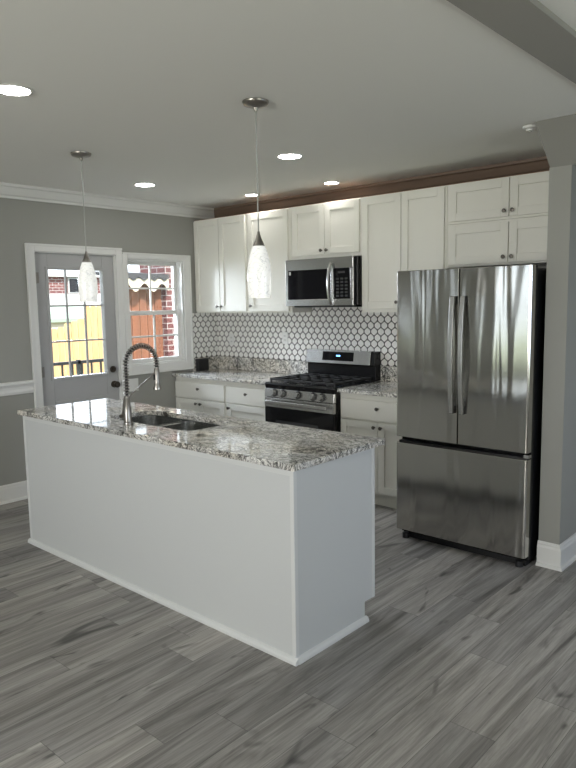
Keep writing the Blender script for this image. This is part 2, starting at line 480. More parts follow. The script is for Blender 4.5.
# ------------------------------------------------------------------ door and window in the left wall
def build_door():
    d = sempty('door_1', (0, (DY0+DY1)/2, 0))
    b = MB()
    b.box(0, 0.020, -2.101, DY0+0.004, 0, 2.119); b.box(0, 0.020, DY1-0.004, -1.174, 0, 2.119); b.box(0, 0.020, DY0+0.004, DY1-0.004, DZ-0.004, 2.119)
    b.box(0.020, 0.028, -2.101, -2.082, 0, 2.119); b.box(0.020, 0.028, -2.082, -1.174, 2.100, 2.119)
    b.box(-0.15, 0.0, DY0, DY0+0.012, 0, DZ); b.box(-0.15, 0.0, DY1-0.012, DY1, 0, DZ); b.box(-0.15, 0.0, DY0+0.012, DY1-0.012, DZ-0.012, DZ)
    b.build('door_casing', M['trim'], d, 0.003)
    y0, y1, x0, x1 = DY0+0.0125, DY1-0.0125, -0.062, -0.018
    gy0, gy1, gz0, gz1 = -1.900, -1.372, 0.985, 1.912
    b = MB()
    b.box(x0, x1, y0, gy0, 0.012, DZ-0.0125); b.box(x0, x1, gy1, y1, 0.012, DZ-0.0125)
    b.box(x0, x1, gy0, gy1, 0.012, gz0); b.box(x0, x1, gy0, gy1, gz1, DZ-0.0125)
    for (p, q) in ((y0+0.12, (y0+y1)/2-0.04), ((y0+y1)/2+0.04, y1-0.12)):   # two raised panels below the glass
        b.box(x1, x1+0.006, p, q, 0.22, 0.78)
    slab = b.build('door_slab', M['door'], d, 0.003)
    b = MB()
    e, t = 0.024, 0.012
    b.box(x1, x1+t, gy0-e, gy0, gz0-e, gz1+e); b.box(x1, x1+t, gy1, gy1+e, gz0-e, gz1+e)
    b.box(x1, x1+t, gy0, gy1, gz0-e, gz0); b.box(x1, x1+t, gy0, gy1, gz1, gz1+e)
    b.build('glass_moulding', M['door'], slab, 0.003)
    b = MB()
    for k in (1, 2):
        yy = gy0 + (gy1-gy0)*k/3; zz = gz0 + (gz1-gz0)*k/3
        b.box(-0.050, -0.034, yy-0.007, yy+0.007, gz0, gz1); b.box(-0.0505, -0.0335, gy0, gy1, zz-0.007, zz+0.007)
    b.build('muntin', M['door'], slab)
    MB().box(-0.046, -0.042, gy0, gy1, gz0, gz1).build('pane', M['glass'], slab)
    k = MB(); c = (x1, -1.300, 0.872)
    k.lathe([(0.032, 0), (0.032, 0.008), (0.012, 0.014), (0.012, 0.034), (0.026, 0.042), (0.030, 0.055), (0.024, 0.068), (0.0, 0.072)], c, (1, 0, 0))
    k.build('door_knob', M['bronze'], d)
    k = MB(); k.lathe([(0.030, 0), (0.030, 0.010), (0.022, 0.018), (0.0, 0.018)], (x1, -1.306, 1.012), (1, 0, 0)); k.box(x1+0.016, x1+0.034, -1.311, -1.301, 0.996, 1.028)
    k.build('deadbolt', M['bronze'], d)
    for z in (0.25, 1.045, 1.84):
        h = MB(); h.tube([(-0.008, DY0+0.012, z-0.05), (-0.008, DY0+0.012, z+0.05)], 0.008); h.box(-0.016, -0.010, DY0-0.002, DY0+0.045, z-0.045, z+0.045)
        h.build('hinge', M['nickel'], d)
    MB().box(-0.15, 0.03, DY0, DY1, 0, 0.012).build('threshold', M['nickel'], d)
build_door()

def build_window():
    w = sempty('window_1', (0, (WY0+WY1)/2, WZ0))
    b = MB()
    cy0, cy1, cz0, cz1 = -1.172, -0.366, 0.940, 2.085
    b.box(0, 0.020, cy0, WY0, cz0, cz1); b.box(0, 0.020, WY1, cy1, cz0, cz1); b.box(0, 0.020, WY0, WY1, cz0, WZ0); b.box(0, 0.020, WY0, WY1, WZ1, cz1)
    b.box(0.020, 0.029, cy1-0.020, cy1, cz0, cz1); b.box(0.020, 0.029, cy0, cy1-0.020, cz1-0.018, cz1); b.box(0.020, 0.029, cy0, cy1-0.020, cz0, cz0+0.020)
    b.build('window_casing', M['trim'], w, 0.003)
    b = MB()
    b.box(-0.15, 0.0, WY0, WY0+0.014, WZ0, WZ1); b.box(-0.15, 0.0, WY1-0.014, WY1, WZ0, WZ1); b.box(-0.15, 0.0, WY0+0.014, WY1-0.014, WZ0, WZ0+0.014); b.box(-0.15, 0.0, WY0+0.014, WY1-0.014, WZ1-0.014, WZ1)
    b.build('window_jamb', M['trim'], w, 0.002)
    zm = 1.520
    for nm, x0, x1, z0, z1 in (('upper_sash', -0.115, -0.080, zm-0.02, WZ1-0.014), ('lower_sash', -0.076, -0.040, WZ0+0.014, zm+0.022)):
        y0, y1 = WY0+0.014, WY1-0.014; st = 0.036
        b = MB()
        b.box(x0, x1, y0, y0+st, z0, z1); b.box(x0, x1, y1-st, y1, z0, z1); b.box(x0, x1, y0+st, y1-st, z0, z0+st); b.box(x0, x1, y0+st, y1-st, z1-st, z1)
        f = b.build(nm, M['trim'], w, 0.003)
        xm = (x0+x1)/2; b = MB(); ym = (y0+y1)/2; zmid = (z0+z1)/2
        b.box(xm-0.006, xm+0.006, ym-0.009, ym+0.009, z0+st, z1-st); b.box(xm-0.0065, xm+0.0065, y0+st, y1-st, zmid-0.008, zmid+0.008)
        b.build('muntin', M['trim'], f)
        MB().box(xm-0.002, xm+0.002, y0+st, y1-st, z0+st, z1-st).build('pane', M['glass'], f)
    MB().box(-0.04, -0.030, -0.80, -0.76, zm+0.004, zm+0.02).build('sash_lock', M['trim'], w)
build_window()

# ------------------------------------------------------------------ outdoors seen through the glass
struct(MB().box(-40, 40, -40, 40, -1.0, -0.9).build('yard', M['grass']))
struct(MB().box(-1.75, -0.16, -3.2, 0.6, -0.16, -0.04).build('deck', M['deck']))
def plank_fence(name, label, m, p0, p1, base, tops, wid):
    t = thing(name, label, 'fence', (p0[0], p0[1], base))
    d = Vector((p1[0]-p0[0], p1[1]-p0[1], 0)); L = d.length; d.normalize(); nrm = Vector((-d.y, d.x, 0))
    n = int(L/wid)
    b = MB()
    for i in range(n):
        a = i*wid + 0.007; e = (i+1)*wid - 0.007; top = tops((i+0.5)/n) + random.uniform(-0.01, 0.01)
        q0 = Vector((p0[0], p0[1], 0)) + d*a; q1 = Vector((p0[0], p0[1], 0)) + d*e; ew = d*0.02
        pts = [q0+Vector((0,0,base)), q1+Vector((0,0,base)), q1+Vector((0,0,top-0.03)), q1-ew+Vector((0,0,top)), q0+ew+Vector((0,0,top)), q0+Vector((0,0,top-0.03))]
        b.prism(pts, nrm*0.018)
    b.build('plank_panel', m, t)
    for z in (base+0.3, tops(0.5)-0.35):
        q0 = Vector((p0[0], p0[1], z)) + nrm*0.0185; q1 = q0 + d*L
        MB().prism([q0, q1, q1+Vector((0,0,0.09)), q0+Vector((0,0,0.09))], nrm*0.035).build('fence_rail', m, t)
plank_fence('plank_fence', 'tall reddish cedar plank fence seen through the window', M['fencered'], (-3.05, 0.78), (-3.05, 1.625), -0.9, lambda s: 1.98, 0.14)
plank_fence('plank_fence', 'sunlit golden plank fence with stepped top seen through the door glass', M['fenceyellow'], (-6.0, -0.6), (-6.0, 4.6), -0.9,
            lambda s: 1.13 if s < 0.36 else (1.13 + (s-0.36)/0.15*0.25 if s < 0.515 else 1.60), 0.14)
def brick_pier():
    t = thing('brick_wall', 'red brick house corner right of the cedar fence outside the window', 'wall', (-3.0, 2.1, -0.9))
    MB().box(-3.6, -2.95, 1.625, 2.9, -0.9, 3.0).build('brickwork', M['brick'], t)
brick_pier()
def awning():
    t = thing('scalloped_awning', 'dark awning with a cream scalloped edge above the cedar fence', 'awning', (-2.9, 1.0, 1.75))
    b = MB(); b.prism([(-2.86, 0.7, 2.02), (-3.6, 0.7, 2.11), (-3.6, 0.7, 2.07), (-2.86, 0.7, 1.98)], (0, 0.92, 0))
    # wavy lower lip of the dark cover
    pts = [(-2.855, 0.7, 2.05)] 
    n = 40
    for i in range(n+1):
        s = i/n; pts.append((-2.855, 0.7 + 0.92*s, 1.975 + 0.025*cos(s*2*pi*5)))
    pts.append((-2.855, 1.62, 2.05))
    b.prism(pts, (0.012, 0, 0)); b.build('cover', M['slate'], t)
    pts = [(-2.875, 0.7, 2.04)]; n = 60
    for i in range(n+1):
        s = i/n; pts.append((-2.875, 0.7 + 0.92*s, 1.850 - 0.060*cos(s*2*pi*2.9)))
    pts.append((-2.875, 1.62, 2.04))
    MB().prism(pts, (0.012, 0, 0)).build('valance', M['cream'], t)
    b = MB(); b.tube([(-3.5, 1.40, -0.9), (-3.5, 1.40, 2.06)], 0.03); b.build('post', M['slate'], t)
awning()
def railing():
    t = thing('deck_railing', 'black metal deck railing with thin balusters outside the door', 'railing', (-1.6, -1.0, -0.04))
    b = MB(); b.box(-1.625, -1.575, -3.1, -0.30, 0.94, 0.975); b.box(-1.62, -1.58, -3.1, -0.30, 0.04, 0.07); b.build('rail', M['blackmatte'], t)
    y = -3.05; k = 0
    b = MB()
    while y < -0.36:
        b.box(-1.61, -1.59, y-0.008, y+0.008, 0.07, 0.94); y += 0.125
    b.build('baluster', M['blackmatte'], t)
    for y in (-3.08, -0.72, -0.30):
        MB().box(-1.625, -1.575, y-0.016, y+0.016, -0.04, 0.985).build('post', M['blackmatte'], t)
railing()
def house():
    t = thing('brick_house', 'neighbouring brick house with white siding beyond the golden fence', 'house', (-16, 6, -0.9))
    MB().box(-20, -14, 0.0, 12, 1.97, 2.50).build('brick_wall', M['brick'], t)
    b = MB(); b.box(-20, -13.9, 0.0, 12, -0.9, 1.97); b.box(-20, -13.7, -0.1, 12.1, 1.60, 1.66); b.build('siding', M['siding'], t)
    MB().box(-20.2, -13.85, -0.2, 12.2, 2.50, 2.56).build('roof', M['siding'], t)
    w = MB().box(-14.03, -13.96, 6.40, 6.78, 1.99, 2.48).build('window_frame', M['siding'], t)
    MB().box(-13.98, -13.94, 6.44, 6.74, 2.03, 2.44).build('pane', M['blackglass'], w)
house()
def shed():
    t = thing('garden_shed', 'cream shed with a pale green roof behind the golden fence', 'shed', (-10, 4.5, -0.9))
    MB().box(-11.5, -9.4, 1.6, 5.2, -0.9, 1.24).build('wall', M['cream'], t)
    MB().prism([(-9.3, 1.5, 1.22), (-9.3, 1.5, 1.30), (-10.5, 1.5, 1.62), (-11.6, 1.5, 1.30), (-11.6, 1.5, 1.22)], (0, 3.8, 0)).build('roof', M['green'], t)
shed()

# ------------------------------------------------------------------ cabinets
def shaker(b, x0, x1, z0, z1, yf, st=0.058, th=0.019, rec=0.010):
    yb = yf + th
    b.box(x0, x0+st, yf, yb, z0, z1); b.box(x1-st, x1, yf, yb, z0, z1)
    b.box(x0+st, x1-st, yf, yb, z0, z0+st); b.box(x0+st, x1-st, yf, yb, z1-st, z1)
    b.box(x0+st, x1-st, yf+rec, yb, z0+st, z1-st)
    return b
def knob(x, yf, z, parent):
    k = MB(); k.lathe([(0.007, 0), (0.005, 0.004), (0.005, 0.012), (0.012, 0.016), (0.0145, 0.021), (0.012, 0.026), (0.0, 0.028)], (x, yf, z), (0, -1, 0), 16)
    return k.build('knob', M['knob'], parent)
def door_part(x0, x1, z0, z1, yf, parent, kx=None, kz=None):
    d = shaker(MB(), x0, x1, z0, z1, yf).build('door', M['cab'], parent, 0.0022)
    if kx is not None: knob(kx, yf, kz, d)
    return d
def drawer_part(x0, x1, z0, z1, yf, parent, kx, kz):
    d = MB().box(x0, x1, yf, yf+0.019, z0, z1).build('drawer', M['cab'], parent, 0.0022)
    knob(kx, yf, kz, d); return d

YU, ZB, ZT = -0.305, 1.508, 2.431
UG = 'white shaker wall cabinets'
def wall_cabinet(label, x0, x1, z0, z1, n, knob_low=True, knob_side='right', top=True, e0=0.012, e1=0.012, bz=0.014, tz=0.012, kd=0.05):
    t = thing('wall_cabinet', label, 'cabinet', ((x0+x1)/2, -0.002, z0), UG)
    yb = YU + 0.0195
    b = MB(); b.box(x0, x1, yb, -0.012, z0, z1); b.build('cabinet_body', M['cab'], t, 0.0015)
    if top: MB().box(x0+0.002, x1-0.002, yb+0.004, -0.012, z1, z1+0.004).build('top_board', M['ply'], t)
    xa, xb = x0+e0, x1-e1; za, zb = z0+bz, z1-tz
    kz = za + kd if knob_low else zb - kd
    if n == 1:
        kx = xb-0.028 if knob_side == 'right' else xa+0.028
        door_part(xa, xb, za, zb, YU, t, kx, kz)
    else:
        xm = (xa+xb)/2
        door_part(xa, xm-0.003, za, zb, YU, t, xm-0.030, kz); door_part(xm+0.003, xb, za, zb, YU, t, xm+0.030, kz)
    return t
wall_cabinet('tall double-door white wall cabinet in the corner beside the window', 0.003, 0.757, ZB, ZT, 2)
wall_cabinet('single-door white wall cabinet just left of the microwave', 0.759, 1.316, ZB, ZT, 1, knob_side='left', e0=0.03, e1=0.03)
wall_cabinet('short double-door white wall cabinet mounted directly above the microwave', 1.320, 2.080, 1.972, ZT, 2, bz=0.028, e0=0.025, e1=0.012, kd=0.035)
wall_cabinet('tall double-door white wall cabinet between microwave and refrigerator', 2.082, 2.850, ZB, ZT, 2, e1=0.016, bz=0.03)
wall_cabinet('upper of two short white cabinets stacked above the refrigerator, touching the crown', 2.852, 3.800, 2.146, ZT, 2, bz=0.016, e0=0.02, tz=0.010, kd=0.04)
wall_cabinet('lower of two short white cabinets stacked above the refrigerator, just over its top', 2.852, 3.800, 1.836, 2.144, 2, top=False, bz=0.014, tz=0.016, e0=0.02, kd=0.04)

YB = -0.610
def base_cabinet(label, x0, x1, drawers, doors, e0=0.012, e1=0.012, group='white shaker base cabinets'):
    t = thing('base_cabinet', label, 'cabinet', ((x0+x1)/2, -0.3, 0), group)
    MB().box(x0, x1, YB+0.0195, -0.012, 0.105, 0.884).build('cabinet_body', M['cab'], t, 0.0015)
    MB().box(x0, x1, -0.535, -0.05, 0, 0.105).build('toe_kick', M['cab'], t)
    for (a, c) in drawers: drawer_part(a, c, 0.685, 0.838, YB, t, (a+c)/2, 0.780)
    for (a, c, kx) in doors: door_part(a, c, 0.118, 0.672, YB, t, kx, 0.634)
    return t
base_cabinet('double-door white base cabinet under the window end of the left worktop', 0.003, 0.744, [(0.014, 0.728)], [(0.014, 0.366, 0.336), (0.370, 0.728, 0.400)])
base_cabinet('narrow single-door white base cabinet left of the gas range', 0.746, 1.312, [(0.764, 1.298)], [(0.764, 1.298, 0.800)])
base_cabinet('double-door white base cabinet between the gas range and the refrigerator', 2.086, 2.860, [(2.100, 2.812)], [(2.100, 2.455, 2.427), (2.459, 2.812, 2.489)])

# worktops with their granite upstands
def worktop(label, x0, x1, side):
    t = thing('granite_worktop', label, 'worktop', ((x0+x1)/2, -0.3, 0.884), 'granite worktops along the back wall')
    MB().box(x0, x1, -0.635, -0.002, 0.884, 0.914).build('slab', M['granite'], t, 0.004)
    b = MB(); b.box(x0, x1, -0.022, -0.002, 0.9145, 1.045)
    if side: b.box(x0, x0+0.02, -0.360, -0.022, 0.9145, 1.045)
    b.build('upstand', M['granite'], t, 0.002)
worktop('granite worktop running from the window wall to the range', 0.002, 1.314, True)
worktop('short granite worktop between the range and the refrigerator', 2.084, 2.870, False)

# hexagon tile wall between worktop and cabinets
def clip(poly, x0, x1, z0, z1):
    def cut(P, ax, v, keep_less):
        out = []
        for i in range(len(P)):
            a, c = P[i-1], P[i]
            ia = (a[ax] <= v) == keep_less; ic = (c[ax] <= v) == keep_less
            if ia != ic:
                t = (v-a[ax])/(c[ax]-a[ax]); out.append((a[0]+t*(c[0]-a[0]), a[1]+t*(c[1]-a[1])))
            if ic: out.append(c)
        return out
    for ax, v, k in ((0, x0, False), (0, x1, True), (1, z0, False), (1, z1, True)):
        if len(poly) < 3: return []
        poly = cut(poly, ax, v, k)
    return poly
def area(P): return abs(sum(P[i-1][0]*P[i][1] - P[i][0]*P[i-1][1] for i in range(len(P))))/2
def tile_field(b, regions, to3, depth):
    PW, PR = 0.0705, 0.0530
    w, h = 0.0300, 0.0330
    shape = [(0, h), (w*0.40, h*0.76), (w*0.86, h*0.44), (w, h*0.17), (w, -h*0.17), (w*0.86, -h*0.44), (w*0.40, -h*0.76), (0, -h), (-w*0.40, -h*0.76), (-w*0.86, -h*0.44), (-w, -h*0.17), (-w, h*0.17), (-w*0.86, h*0.44), (-w*0.40, h*0.76)]
    for (x0, x1, z0, z1) in regions:
        r0 = int(z0/PR)-1; r1 = int(z1/PR)+2
        for r in range(r0, r1):
            for c in range(int(x0/PW)-1, int(x1/PW)+2):
                cx = c*PW + (PW/2 if r % 2 else 0); cz = r*PR + 0.012
                P = clip([(cx+p, cz+q) for p, q in shape], x0+0.001, x1-0.001, z0+0.001, z1-0.001)
                if len(P) < 3 or area(P) < 1e-4: continue
                b.prism([to3(p, q, 0.0) for p, q in P], to3(0, 0, depth, True))
def backsplash():
    t = sempty('backsplash', (1.45, 0, 1.27))
    b = MB(); b.box(0.0, 2.90, -0.006, -0.0005, 1.0455, 1.508); b.box(1.316, 2.082, -0.006, -0.0005, 0.93, 1.0455); b.box(1.316, 2.082, -0.006, -0.0005, 1.508, 1.60)
    b.box(0.0005, 0.006, -0.362, -0.006, 1.0455, 1.508)
    b.build('grout', M['grout'], t)
    b = MB()
    def back(x, z, d, vec=False): return (0, -d, 0) if vec else (x, -0.006, z)
    def left(y, z, d, vec=False): return (d, 0, 0) if vec else (0.006, y, z)
    tile_field(b, [(0.008, 1.316, 1.046, 1.508), (1.316, 2.082, 1.00, 1.57), (2.082, 2.90, 1.046, 1.508)], back, 0.004)
    tile_field(b, [(-0.360, -0.011, 1.046, 1.508)], left, 0.004)
    o = b.build('tile_field', M['tile'], t)
backsplash()

def wall_plate(label, c, nrm, w, h, kind):
    t = thing('wall_outlet' if kind == 'outlet' else 'wall_switch', label, kind, c)
    n = Vector(nrm); s = Vector((0,0,1)).cross(n)
    def bx(b, u0, u1, z0, z1, d0, d1):
        p = [Vector(c) + s*u + Vector((0,0,z)) + n*d0 for u, z in ((u0, z0), (u1, z0), (u1, z1), (u0, z1))]
        b.prism(p, n*(d1-d0))
    b = MB(); bx(b, -w/2, w/2, -h/2, h/2, 0, 0.006); b.build('plate', M['plate'], t, 0.002)
    if kind == 'outlet':
        for dz in (-0.02, 0.02):
            b = MB(); bx(b, -0.015, 0.015, dz-0.014, dz+0.014, 0.006, 0.008); so = b.build('socket', M['plate'], t)
            b = MB(); bx(b, -0.008, -0.005, dz-0.005, dz+0.006, 0.008, 0.0085); bx(b, 0.005, 0.008, dz-0.005, dz+0.006, 0.008, 0.0085); b.build('slot', M['blackmatte'], so)
    else:
        for du in (-0.024, 0.024):
            b = MB(); bx(b, du-0.016, du+0.016, -0.033, 0.033, 0.006, 0.010); b.build('rocker', M['plate'], t, 0.001)
wall_plate('white outlet on the tiles near the window corner', (0.222, -0.0105, 1.225), (0, -1, 0), 0.073, 0.117, 'outlet')
wall_plate('white outlet on the tiles just left of the range', (0.974, -0.0105, 1.258), (0, -1, 0), 0.073, 0.117, 'outlet')
wall_plate('white double switch plate on the grey wall under the window', (0.001, -1.105, 0.846), (1, 0, 0), 0.118, 0.120, 'switch')

def corner_box():
    t = thing('storage_box', 'small black box standing on the granite worktop in the window corner', 'box', (0.056, -0.28, 0.9145))
    MB().box(0.030, 0.082, -0.345, -0.215, 0.9145, 1.030).build('box_body', M['blackmatte'], t, 0.003)
    MB().box(0.028, 0.084, -0.347, -0.213, 1.030, 1.040).build('lid', M['blackmatte'], t, 0.002)
corner_box()

# ------------------------------------------------------------------ gas range
def gas_range():
    x0, x1 = 1.318, 2.080; xc = (x0+x1)/2
    t = thing('gas_range', 'stainless steel gas range with black cast iron grates between the base cabinets', 'stove', (xc, -0.35, 0))
    b = MB(); b.box(x0, x1, -0.640, -0.025, 0.03, 0.895)
    b.build('range_body', M['black'], t, 0.003)
    for (fx, fy) in ((x0+0.05, -0.6), (x1-0.05, -0.6), (x0+0.05, -0.08), (x1-0.05, -0.08)):
        MB().lathe([(0.018, 0), (0.018, 0.03)], (fx, fy, 0)).build('foot', M['blackmatte'], t)
    b = MB(); b.prism([(x0-0.001, -0.655, 0.868), (x0-0.001, -0.668, 0.905), (x0-0.001, -0.655, 0.918), (x0-0.001, -0.10, 0.918), (x0-0.001, -0.10, 0.895), (x0-0.001, -0.640, 0.895), (x0-0.001, -0.640, 0.868)], (x1-x0+0.002, 0, 0))
    b.build('cooktop', M['black'], t, 0.003)
    # sloping stainless control fascia with five knobs
    b = MB(); b.prism([(x0, -0.640, 0.795), (x0, -0.672, 0.795), (x0, -0.662, 0.868), (x0, -0.640, 0.868)], (x1-x0, 0, 0))
    cp = b.build('control_panel', M['steel'], t, 0.003)
    n = Vector((0, -0.990, 0.136)).normalized()
    for kx in (1.432, 1.530, 1.700, 1.866, 1.958):
        k = MB(); k.lathe([(0.029, 0), (0.029, 0.006), (0.025, 0.010), (0.0240, 0.034), (0.021, 0.038), (0.0, 0.038)], (kx, -0.6670, 0.834), n, 24)
        kn = k.build('knob', M['steel'], t)
        r = MB(); r.lathe([(0.0345, -0.002), (0.0345, 0.004), (0.028, 0.006)], (kx, -0.6670, 0.834), n, 24); r.build('knob_collar', M['blackmatte'], kn)
    # oven door
    b = MB(); b.box(x0+0.002, x1-0.002, -0.672, -0.642, 0.195, 0.706); od = b.build('oven_door', M['blackglass'], t, 0.004)
    MB().box(x0+0.002, x1-0.002, -0.674, -0.642, 0.708, 0.790).build('door_band', M['steel'], od, 0.003)
    MB().box(x0+0.13, x1-0.16, -0.6745, -0.671, 0.34, 0.60).build('oven_window', M['ovenwin'], od)
    h = MB(); h.box(x0+0.045, x1-0.045, -0.722, -0.704, 0.738, 0.772); h.build('handle', M['steel'], od, 0.007, 3)
    for xx in (x0+0.065, x1-0.065):
        MB().box(xx-0.014, xx+0.014, -0.706, -0.672, 0.745, 0.769).build('handle_post', M['steel'], od, 0.003)
    MB().box(x0+0.002, x1-0.002, -0.672, -0.642, 0.05, 0.190).build('storage_drawer', M['steel'], t, 0.004)
    # backguard
    b = MB(); b.prism([(x0, -0.012, 0.918), (x0, -0.085, 0.918), (x0, -0.085, 1.042), (x0, -0.112, 1.050), (x0, -0.094, 1.168), (x0, -0.012, 1.168)], (x1-x0, 0, 0)); bgd = b.build('backguard', M['black'], t, 0.003)
    b = MB(); b.prism([(x0+0.003, -0.1125, 1.052), (x0+0.003, -0.118, 1.052), (x0+0.003, -0.098, 1.172), (x0+0.003, -0.060, 1.172), (x0+0.003, -0.060, 1.1685), (x0+0.003, -0.0945, 1.1685)], (x1-x0-0.045, 0, 0)); b.build('backguard_fascia', M['steel'], bgd, 0.002)
    def yf(z): return -0.118 + (z-1.052)/0.12*0.020
    b = MB(); b.prism([(1.515, yf(1.078), 1.078), (1.515, yf(1.078)-0.002, 1.078), (1.515, yf(1.156)-0.002, 1.156), (1.515, yf(1.156), 1.156)], (0.345, 0, 0)); dp = b.build('display', M['blackglass'], bgd)
    b = MB(); z = 1.122
    for dx, wd in ((0.0, 0.006), (0.010, 0.006), (0.023, 0.006), (0.033, 0.006)):
        b.box(1.675+dx, 1.675+dx+wd, yf(z)-0.0045, yf(z)-0.002, z-0.006, z+0.006)
    b.build('clock_digits', M['blue'], dp)
    # burners and grates
    for (bx, by, r) in ((x0+0.15, -0.50, 0.045), (x0+0.15, -0.24, 0.035), (xc, -0.37, 0.05), (x1-0.15, -0.50, 0.04), (x1-0.15, -0.24, 0.035)):
        MB().lathe([(r+0.012, 0), (r+0.010, 0.008), (r, 0.010), (r*0.98, 0.018), (0, 0.019)], (bx, by, 0.918)).build('burner', M['iron'], t)
    gw = (x1-x0-0.04)/3
    for k in range(3):
        a = x0+0.02+gw*k+0.003; c = a+gw-0.006; b = MB(); zz0, zz1 = 0.934, 0.950; s = 0.007
        for xx in (a+s, c-s): b.box(xx-s, xx+s, -0.625, -0.115, zz0, zz1)
        for yy in (-0.618, -0.37, -0.122): b.box(a+2*s, c-2*s, yy-s, yy+s, zz0, zz1)
        b.box((a+c)/2-s*0.8, (a+c)/2+s*0.8, -0.61, -0.13, zz0+0.003, zz1+0.003)
        for yy in (-0.50, -0.24):
            b.box(a+2*s, c-2*s, yy-s*0.8, yy+s*0.8, zz0+0.003, zz1+0.002)
        for xx in (a+s, c-s):
            for yy in (-0.615, -0.37, -0.125): b.box(xx-s, xx+s, yy-s, yy+s, 0.918, zz0)
        b.build('grate', M['iron'], t, 0.002)
M['ovenwin'] = simple('oven_window_glass', (0.035, 0.036, 0.038), 0.05)
gas_range()

# ------------------------------------------------------------------ microwave
def microwave():
    x0, x1, z0, z1 = 1.322, 2.078, 1.568, 1.966; yf = -0.376
    t = thing('microwave', 'stainless over-the-range microwave with black window and bowed handle', 'microwave', ((x0+x1)/2, -0.18, z0))
    MB().box(x0, x1, -0.345, -0.012, z0+0.004, z1).build('microwave_body', M['black'], t, 0.003)
    MB().box(x0+0.06, x1-0.05, -0.335, -0.05, z0-0.014, z0+0.004).build('underside_vent', M['blackmatte'], t)
    v = MB().box(x0, x1-0.020, yf, -0.345, 1.873, z1).build('vent_panel', M['steel'], t, 0.003)
    b = MB(); xd = 1.852
    b.box(x0, x0+0.024, yf, -0.345, z0, 1.871); b.box(x0+0.024, xd, yf, -0.345, z0, 1.622); b.box(1.826, xd, yf, -0.345, 1.622, 1.871)
    dr = b.build('door', M['steel'], t, 0.002)
    MB().box(x0+0.024, 1.826, yf+0.003, -0.345, 1.622, 1.871).build('door_window', M['blackglass'], dr)
    MB().box(x0+0.040, x0+0.058, yf+0.0015, yf+0.003, 1.835, 1.862).build('sticker', M['plate'], dr)
    b = MB(); b.box(xd+0.002, x1-0.020, yf, -0.345, z0, 1.622); b.box(2.028, x1-0.020, yf, -0.345, 1.622, 1.871)
    b.build('frame_band', M['steel'], t, 0.002)
    cp = MB().box(xd+0.002, 2.028, yf+0.003, -0.345, 1.622, 1.871).build('control_panel', M['blackglass'], t)
    b = MB()
    for r in range(6):
        for c in range(3):
            b.box(xd+0.030+c*0.045, xd+0.058+c*0.045, yf+0.0022, yf+0.003, 1.640+r*0.028, 1.655+r*0.028)
    b.build('keypad', M['keypad'], cp)
    MB().box(xd+0.05, xd+0.12, yf+0.0022, yf+0.003, 1.832, 1.850).build('display', M['keypad'], cp)
    P = []
    for i in range(17):
        s = i/16; P.append((1.838, yf - 0.012 - 0.040*sin(pi*s)**0.7, 1.578 + 0.342*s))
    MB().tube(P, [0.013]*17, 10).build('handle', M['steel'], dr)
M['keypad'] = simple('keypad_print', (0.028, 0.028, 0.03), 0.4)
microwave()

# ------------------------------------------------------------------ refrigerator
def fridge():
    x0, x1 = 2.922, 3.815; xc = 3.369; yf = -1.074
    t = thing('refrigerator', 'stainless steel french-door refrigerator with bottom freezer drawer', 'refrigerator', (xc, -0.6, 0))
    MB().box(x0+0.006, x1-0.004, -1.010, -0.06, 0.035, 1.775).build('fridge_body', M['black'], t, 0.004)
    MB().box(x0+0.02, x1-0.02, -1.005, -0.90, 0.0, 0.06).build('kick_grille', M['blackmatte'], t)
    for fx in (x0+0.05, x1-0.05):
        MB().lathe([(0.022, 0), (0.022, 0.035), (0.012, 0.036)], (fx, -1.028, 0.0)).build('foot', M['blackmatte'], t)
    def panel(nm, a, c, z0, z1, rc=0.012, ra=0.012):
        # door skin with softly rounded vertical edges
        b = MB(); pts = [(a, -1.014), (c, -1.014)]
        for k in range(5):
            q = radians(0 + 90*k/4); pts.append((c - rc + rc*cos(q), yf + rc - rc*sin(q)))
        for k in range(5):
            q = radians(90 + 90*k/4); pts.append((a + ra + ra*cos(q), yf + ra - ra*sin(q)))
        b.prism([(p, q, z0) for p, q in pts], (0, 0, z1-z0))
        return b.build(nm, M['fridge'], t, 0.003)
    dl = panel('door', x0, xc-0.003, 0.704, 1.790, rc=0.004)
    drr = panel('door', xc+0.003, x1, 0.704, 1.790, ra=0.004)
    fz = panel('freezer_drawer', x0, x1, 0.068, 0.664)
    MB().box(x0+0.012, x1-0.012, -1.055, -1.014, 0.664, 0.676).build('drawer_grip', M['blackmatte'], fz)
    for d, hx in ((dl, xc-0.034), (drr, xc+0.034)):
        P = []; N = 20; z0, z1 = 0.900, 1.620
        secs = []
        for i in range(N+1):
            s = i/N; z = z0 + (z1-z0)*s
            y = yf - 0.030 - 0.022*sin(pi*s)
            secs.append((y, z))
        b = MB(); w = 0.015; th = 0.016
        vs, fs = [], []
        for (y, z) in secs:
            vs += [(hx-w, y+th, z), (hx+w, y+th, z), (hx+w, y+0.003, z), (hx+w-0.004, y, z), (hx-w+0.004, y, z), (hx-w, y+0.003, z)]
        for i in range(N):
            for k in range(6):
                k2 = (k+1) % 6; fs.append((i*6+k, i*6+k2, (i+1)*6+k2, (i+1)*6+k))
        fs.append(tuple(range(6))); fs.append(tuple(N*6+k for k in reversed(range(6))))
        b._add(vs, fs); h = b.build('handle', M['steel'], d, 0.0)
        for z in (z0+0.02, z1-0.02):
            MB().box(hx-0.013, hx+0.013, yf-0.028, yf+0.002, z-0.022, z+0.022).build('handle_mount', M['blackmatte'], h)
    for hx in (x0+0.05, x1-0.05): MB().box(hx-0.035, hx+0.035, -1.06, -0.96, 1.7755, 1.7885).build('hinge_cover', M['blackmatte'], t)
    MB().box(x1-0.03, x1+0.004, -1.058, -1.02, 0.672, 0.692).build('hinge', M['steel'], t, 0.002)
fridge()

